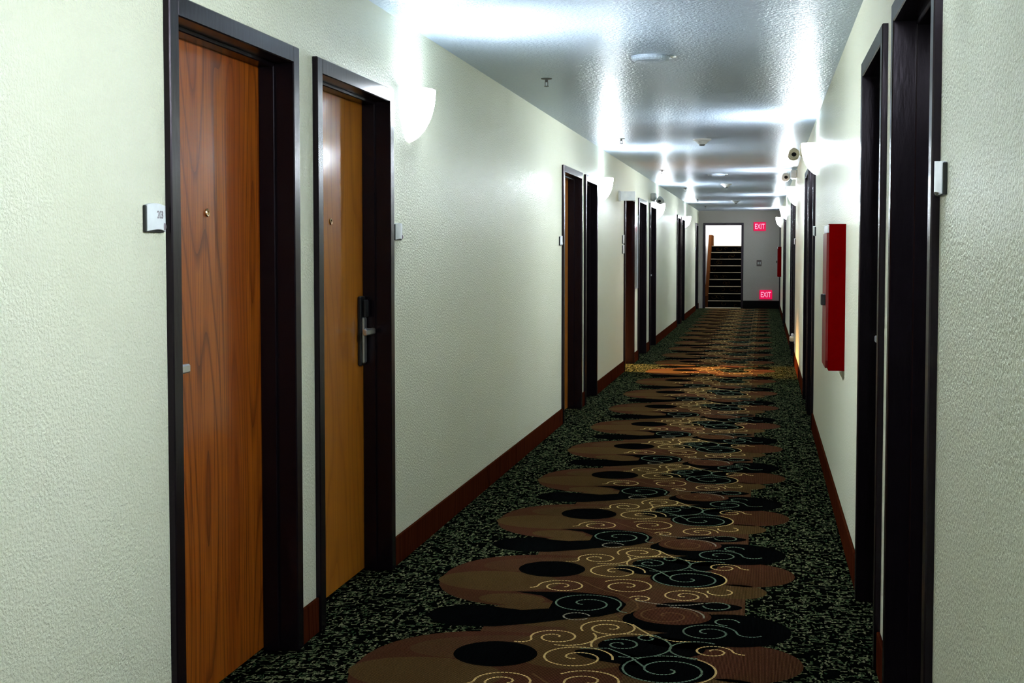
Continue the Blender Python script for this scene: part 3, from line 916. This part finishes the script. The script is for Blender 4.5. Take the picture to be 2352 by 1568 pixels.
# ------------------------------------------------------------------ emergency lights
def emergency_light(S, u, z, label, m_body, m_head, tilt=0.5):
    root = empty('emergency_light', (S.x, u, z), label, 'emergency light', 'twin-head emergency lights high on the walls')
    b = bmesh.new(); sbox(b, S, -0.14, 0.14, 0, 0.075, -0.055, 0.055, 0.012); mesh_obj('housing', b, m_body, root)
    for uu in (-0.13, 0.10):
        b = bmesh.new()
        lathe(b, [(0.012, 0.0), (0.012, 0.03), (0.030, 0.035), (0.048, 0.075), (0.050, 0.095), (0.044, 0.098)], 20, 'y')
        # aim the head back down the corridor and downwards
        bmesh.ops.rotate(b, verts=b.verts, cent=(0, 0, 0), matrix=Matrix.Rotation(pi, 3, 'Z'))
        bmesh.ops.rotate(b, verts=b.verts, cent=(0, 0, 0), matrix=Matrix.Rotation(tilt, 3, 'X'))
        h = mesh_obj('lamp_head', b, m_head, root, True)
        h.location = (S.s * 0.135, uu, 0.0)
        b = bmesh.new()
        lathe(b, [(0.022, 0.096), (0.022, 0.1005), (0.015, 0.102)], 16, 'y')
        bmesh.ops.rotate(b, verts=b.verts, cent=(0, 0, 0), matrix=Matrix.Rotation(pi, 3, 'Z'))
        bmesh.ops.rotate(b, verts=b.verts, cent=(0, 0, 0), matrix=Matrix.Rotation(tilt, 3, 'X'))
        mesh_obj('lens', b, M_BLACK, h)
    return root
emergency_light(RIGHT, 12.5, 2.34, 'yellowed emergency light with dark lens left of the nearest right sconce', M_YELLOWED, M_YELLOWED, 0.6)
emergency_light(RIGHT, 16.9, 2.37, 'white emergency light with dark lens above the second right sconce', M_WHITE, M_WHITE)
emergency_light(LEFT, 19.35, 2.20, 'grey emergency light with round head above the third left sconce', M_GREYP, M_GREYP, 0.7)

# ------------------------------------------------------------------ projecting sign above the alcove
root = empty('projecting_sign', (-A_, 14.95, 2.035), 'small white sign projecting from the left wall before the lit alcove', 'sign')
b = bmesh.new(); sbox(b, LEFT, -0.03, 0.03, 0, 0.022, -0.06, 0.06, 0.004); mesh_obj('wall_bracket', b, M_WHITE, root)
b = bmesh.new(); sbox(b, LEFT, -0.012, 0.012, 0.02, 0.185, -0.052, 0.052, 0.004); mesh_obj('sign_panel', b, M_SIGN, root)

# narrow glossy panel between the alcove and the next door
root = empty('notice_panel', (-A_, 16.98, 0.0), 'narrow grey glossy notice panel on the left wall beyond the lit alcove', 'panel')
b = bmesh.new(); sbox(b, LEFT, -0.20, 0.20, 0, 0.008, 0.96, 1.86); mesh_obj('panel_sheet', b, M_PANEL, root)
b = bmesh.new()
for u0, u1, z0, z1 in ((-0.22, -0.20, 0.94, 1.88), (0.20, 0.22, 0.94, 1.88), (-0.20, 0.20, 0.94, 0.96), (-0.20, 0.20, 1.86, 1.88)):
    sbox(b, LEFT, u0, u1, 0, 0.014, z0, z1)
mesh_obj('panel_frame', b, M_STEEL, root)

# ------------------------------------------------------------------ outlets on the right wall
def outlet(u, z, label, plug=False):
    S = RIGHT
    root = empty('wall_outlet', (S.x, u, z), label, 'outlet')
    b = bmesh.new(); sbox(b, S, -0.035, 0.035, 0, 0.006, -0.057, 0.057, 0.003); mesh_obj('cover_plate', b, M_WHITE, root)
    for dz in (-0.02, 0.02):
        b = bmesh.new(); sbox(b, S, -0.016, 0.016, 0.006, 0.009, dz - 0.014, dz + 0.014, 0.002); mesh_obj('socket', b, M_WHITE, root)
    return root
outlet(5.62, 0.443, 'white wall outlet low beside the second right door frame')
outlet(17.22, 0.30, 'white wall outlet low on the right wall holding a plugged-in adapter')
root = empty('plug_adapter', (B_ - 0.009, 17.22, 0.305), 'small cream plug-in adapter low on the right wall before the dark door', 'adapter')
b = bmesh.new()
lathe(b, [(0.030, 0.0), (0.036, -0.012), (0.034, -0.045), (0.022, -0.056)], 18, 'x')
mesh_obj('adapter_body', b, M_YELLOWED, root, True)
b = bmesh.new()
lathe(b, [(0.020, -0.004), (0.024, -0.02), (0.018, -0.036)], 16, 'x', (0, 0, 0.045))
mesh_obj('adapter_cap', b, M_WHITE, root, True)

# ------------------------------------------------------------------ exit signs and switch on the end wall
def exit_sign(x, z, w, h, label):
    root = empty('exit_sign', (x, Y1, z), label, 'exit sign', 'lit red exit signs on the end wall')
    b = bmesh.new(); box(b, -w / 2, w / 2, -0.045, 0, -h / 2, h / 2, 0.006); mesh_obj('sign_box', b, M_EXIT, root)
    mtx = Matrix(((1, 0, 0, 0), (0, 0, -1, -0.0462), (0, 1, 0, -0.004), (0, 0, 0, 1)))
    text_mesh('exit_letters', 'EXIT', h * 0.84, mtx, M_EXIT_TXT, root, 0.001, sx=0.66)
    return root
exit_sign(-0.108, 2.045, 0.30, 0.215, 'glowing red EXIT sign high on the grey end wall')
exit_sign(0.056, 0.350, 0.31, 0.225, 'glowing red EXIT sign low on the end wall just above the baseboard')
root = empty('switch_plate', (-0.115, Y1, 1.135), 'small dark brown switch plate on the grey end wall', 'switch')
b = bmesh.new(); box(b, -0.06, 0.06, -0.008, 0, -0.075, 0.075, 0.003); mesh_obj('cover_plate', b, M_BROWNP, root)
for dx in (-0.024, 0.024):
    b = bmesh.new(); box(b, dx - 0.010, dx + 0.010, -0.014, -0.008, -0.03, 0.03, 0.002); mesh_obj('toggle', b, M_GREYP, root)

# ------------------------------------------------------------------ ceiling fittings
def ceiling_dome(x, y, r, label):
    root = empty('ceiling_cover', (x, y, HC), label, 'cover', 'round ceiling covers')
    b = bmesh.new()
    lathe(b, [(r, 0), (r, -0.008), (r * 0.95, -0.018), (r * 0.8, -0.026), (r * 0.4, -0.030)], 36)
    mesh_obj('cover_disc', b, M_CEIL, root, False)
    b = bmesh.new()
    box(b, r * 0.98, r * 1.32, -0.012, 0.012, -0.010, 0.0, 0.003)
    mesh_obj('side_tab', b, M_DETECT, root)
ceiling_dome(-0.60, 7.12, 0.105, 'large flat round cover on the ceiling nearest the viewer')
ceiling_dome(-0.63, 17.9, 0.115, 'smaller round pale cover on the ceiling further down the corridor')
def detector(x, y, label):
    root = empty('smoke_detector', (x, y, HC), label, 'smoke detector', 'cone shaped smoke detectors on the ceiling')
    b = bmesh.new()
    lathe(b, [(0.085, 0), (0.082, -0.012), (0.060, -0.022), (0.040, -0.042), (0.030, -0.050)], 28)
    mesh_obj('detector_body', b, M_DETECT, root)
    b = bmesh.new()
    lathe(b, [(0.028, -0.048), (0.026, -0.058), (0.016, -0.062)], 20)
    mesh_obj('sensor_tip', b, M_SPRINK, root)
for x, y, lab in ((-0.567, 12.35, 'cone shaped smoke detector between the two round ceiling covers'),
                  (-0.571, 20.45, 'smoke detector on the ceiling just beyond the farther round cover'),
                  (-0.567, 27.2, 'farthest small smoke detector on the ceiling')):
    detector(x, y, lab)
def sprinkler(x, y, label):
    root = empty('sprinkler_head', (x, y, HC), label, 'sprinkler', 'sprinkler heads along the ceiling')
    b = bmesh.new(); lathe(b, [(0.034, 0), (0.032, -0.004), (0.015, -0.007)], 20); mesh_obj('escutcheon', b, M_SPRINK, root)
    b = bmesh.new()
    lathe(b, [(0.009, -0.006), (0.009, -0.022)], 12)
    for s in (-1, 1):
        box(b, s * 0.008 - 0.002, s * 0.008 + 0.002, -0.002, 0.002, -0.045, -0.02)
    mesh_obj('sprinkler_body', b, M_SPRINK, root)
    b = bmesh.new(); lathe(b, [(0.014, -0.045), (0.014, -0.048), (0.004, -0.050)], 14); mesh_obj('deflector', b, M_SPRINK, root)
for x, y, lab in ((-1.288, 7.9, 'sprinkler head nearest the viewer, left of the large ceiling cover'),
                  (-1.29, 12.16, 'second sprinkler head, above and right of the second left sconce'),
                  (-1.27, 16.86, 'third sprinkler head along the ceiling over the lit alcove'),
                  (-1.26, 21.7, 'fourth sprinkler head far along the left side of the ceiling'),
                  (-1.28, 26.2, 'fifth sprinkler head far along the left side of the ceiling'),
                  (-1.30, 30.2, 'farthest sprinkler head near the end wall')):
    sprinkler(x, y, lab)
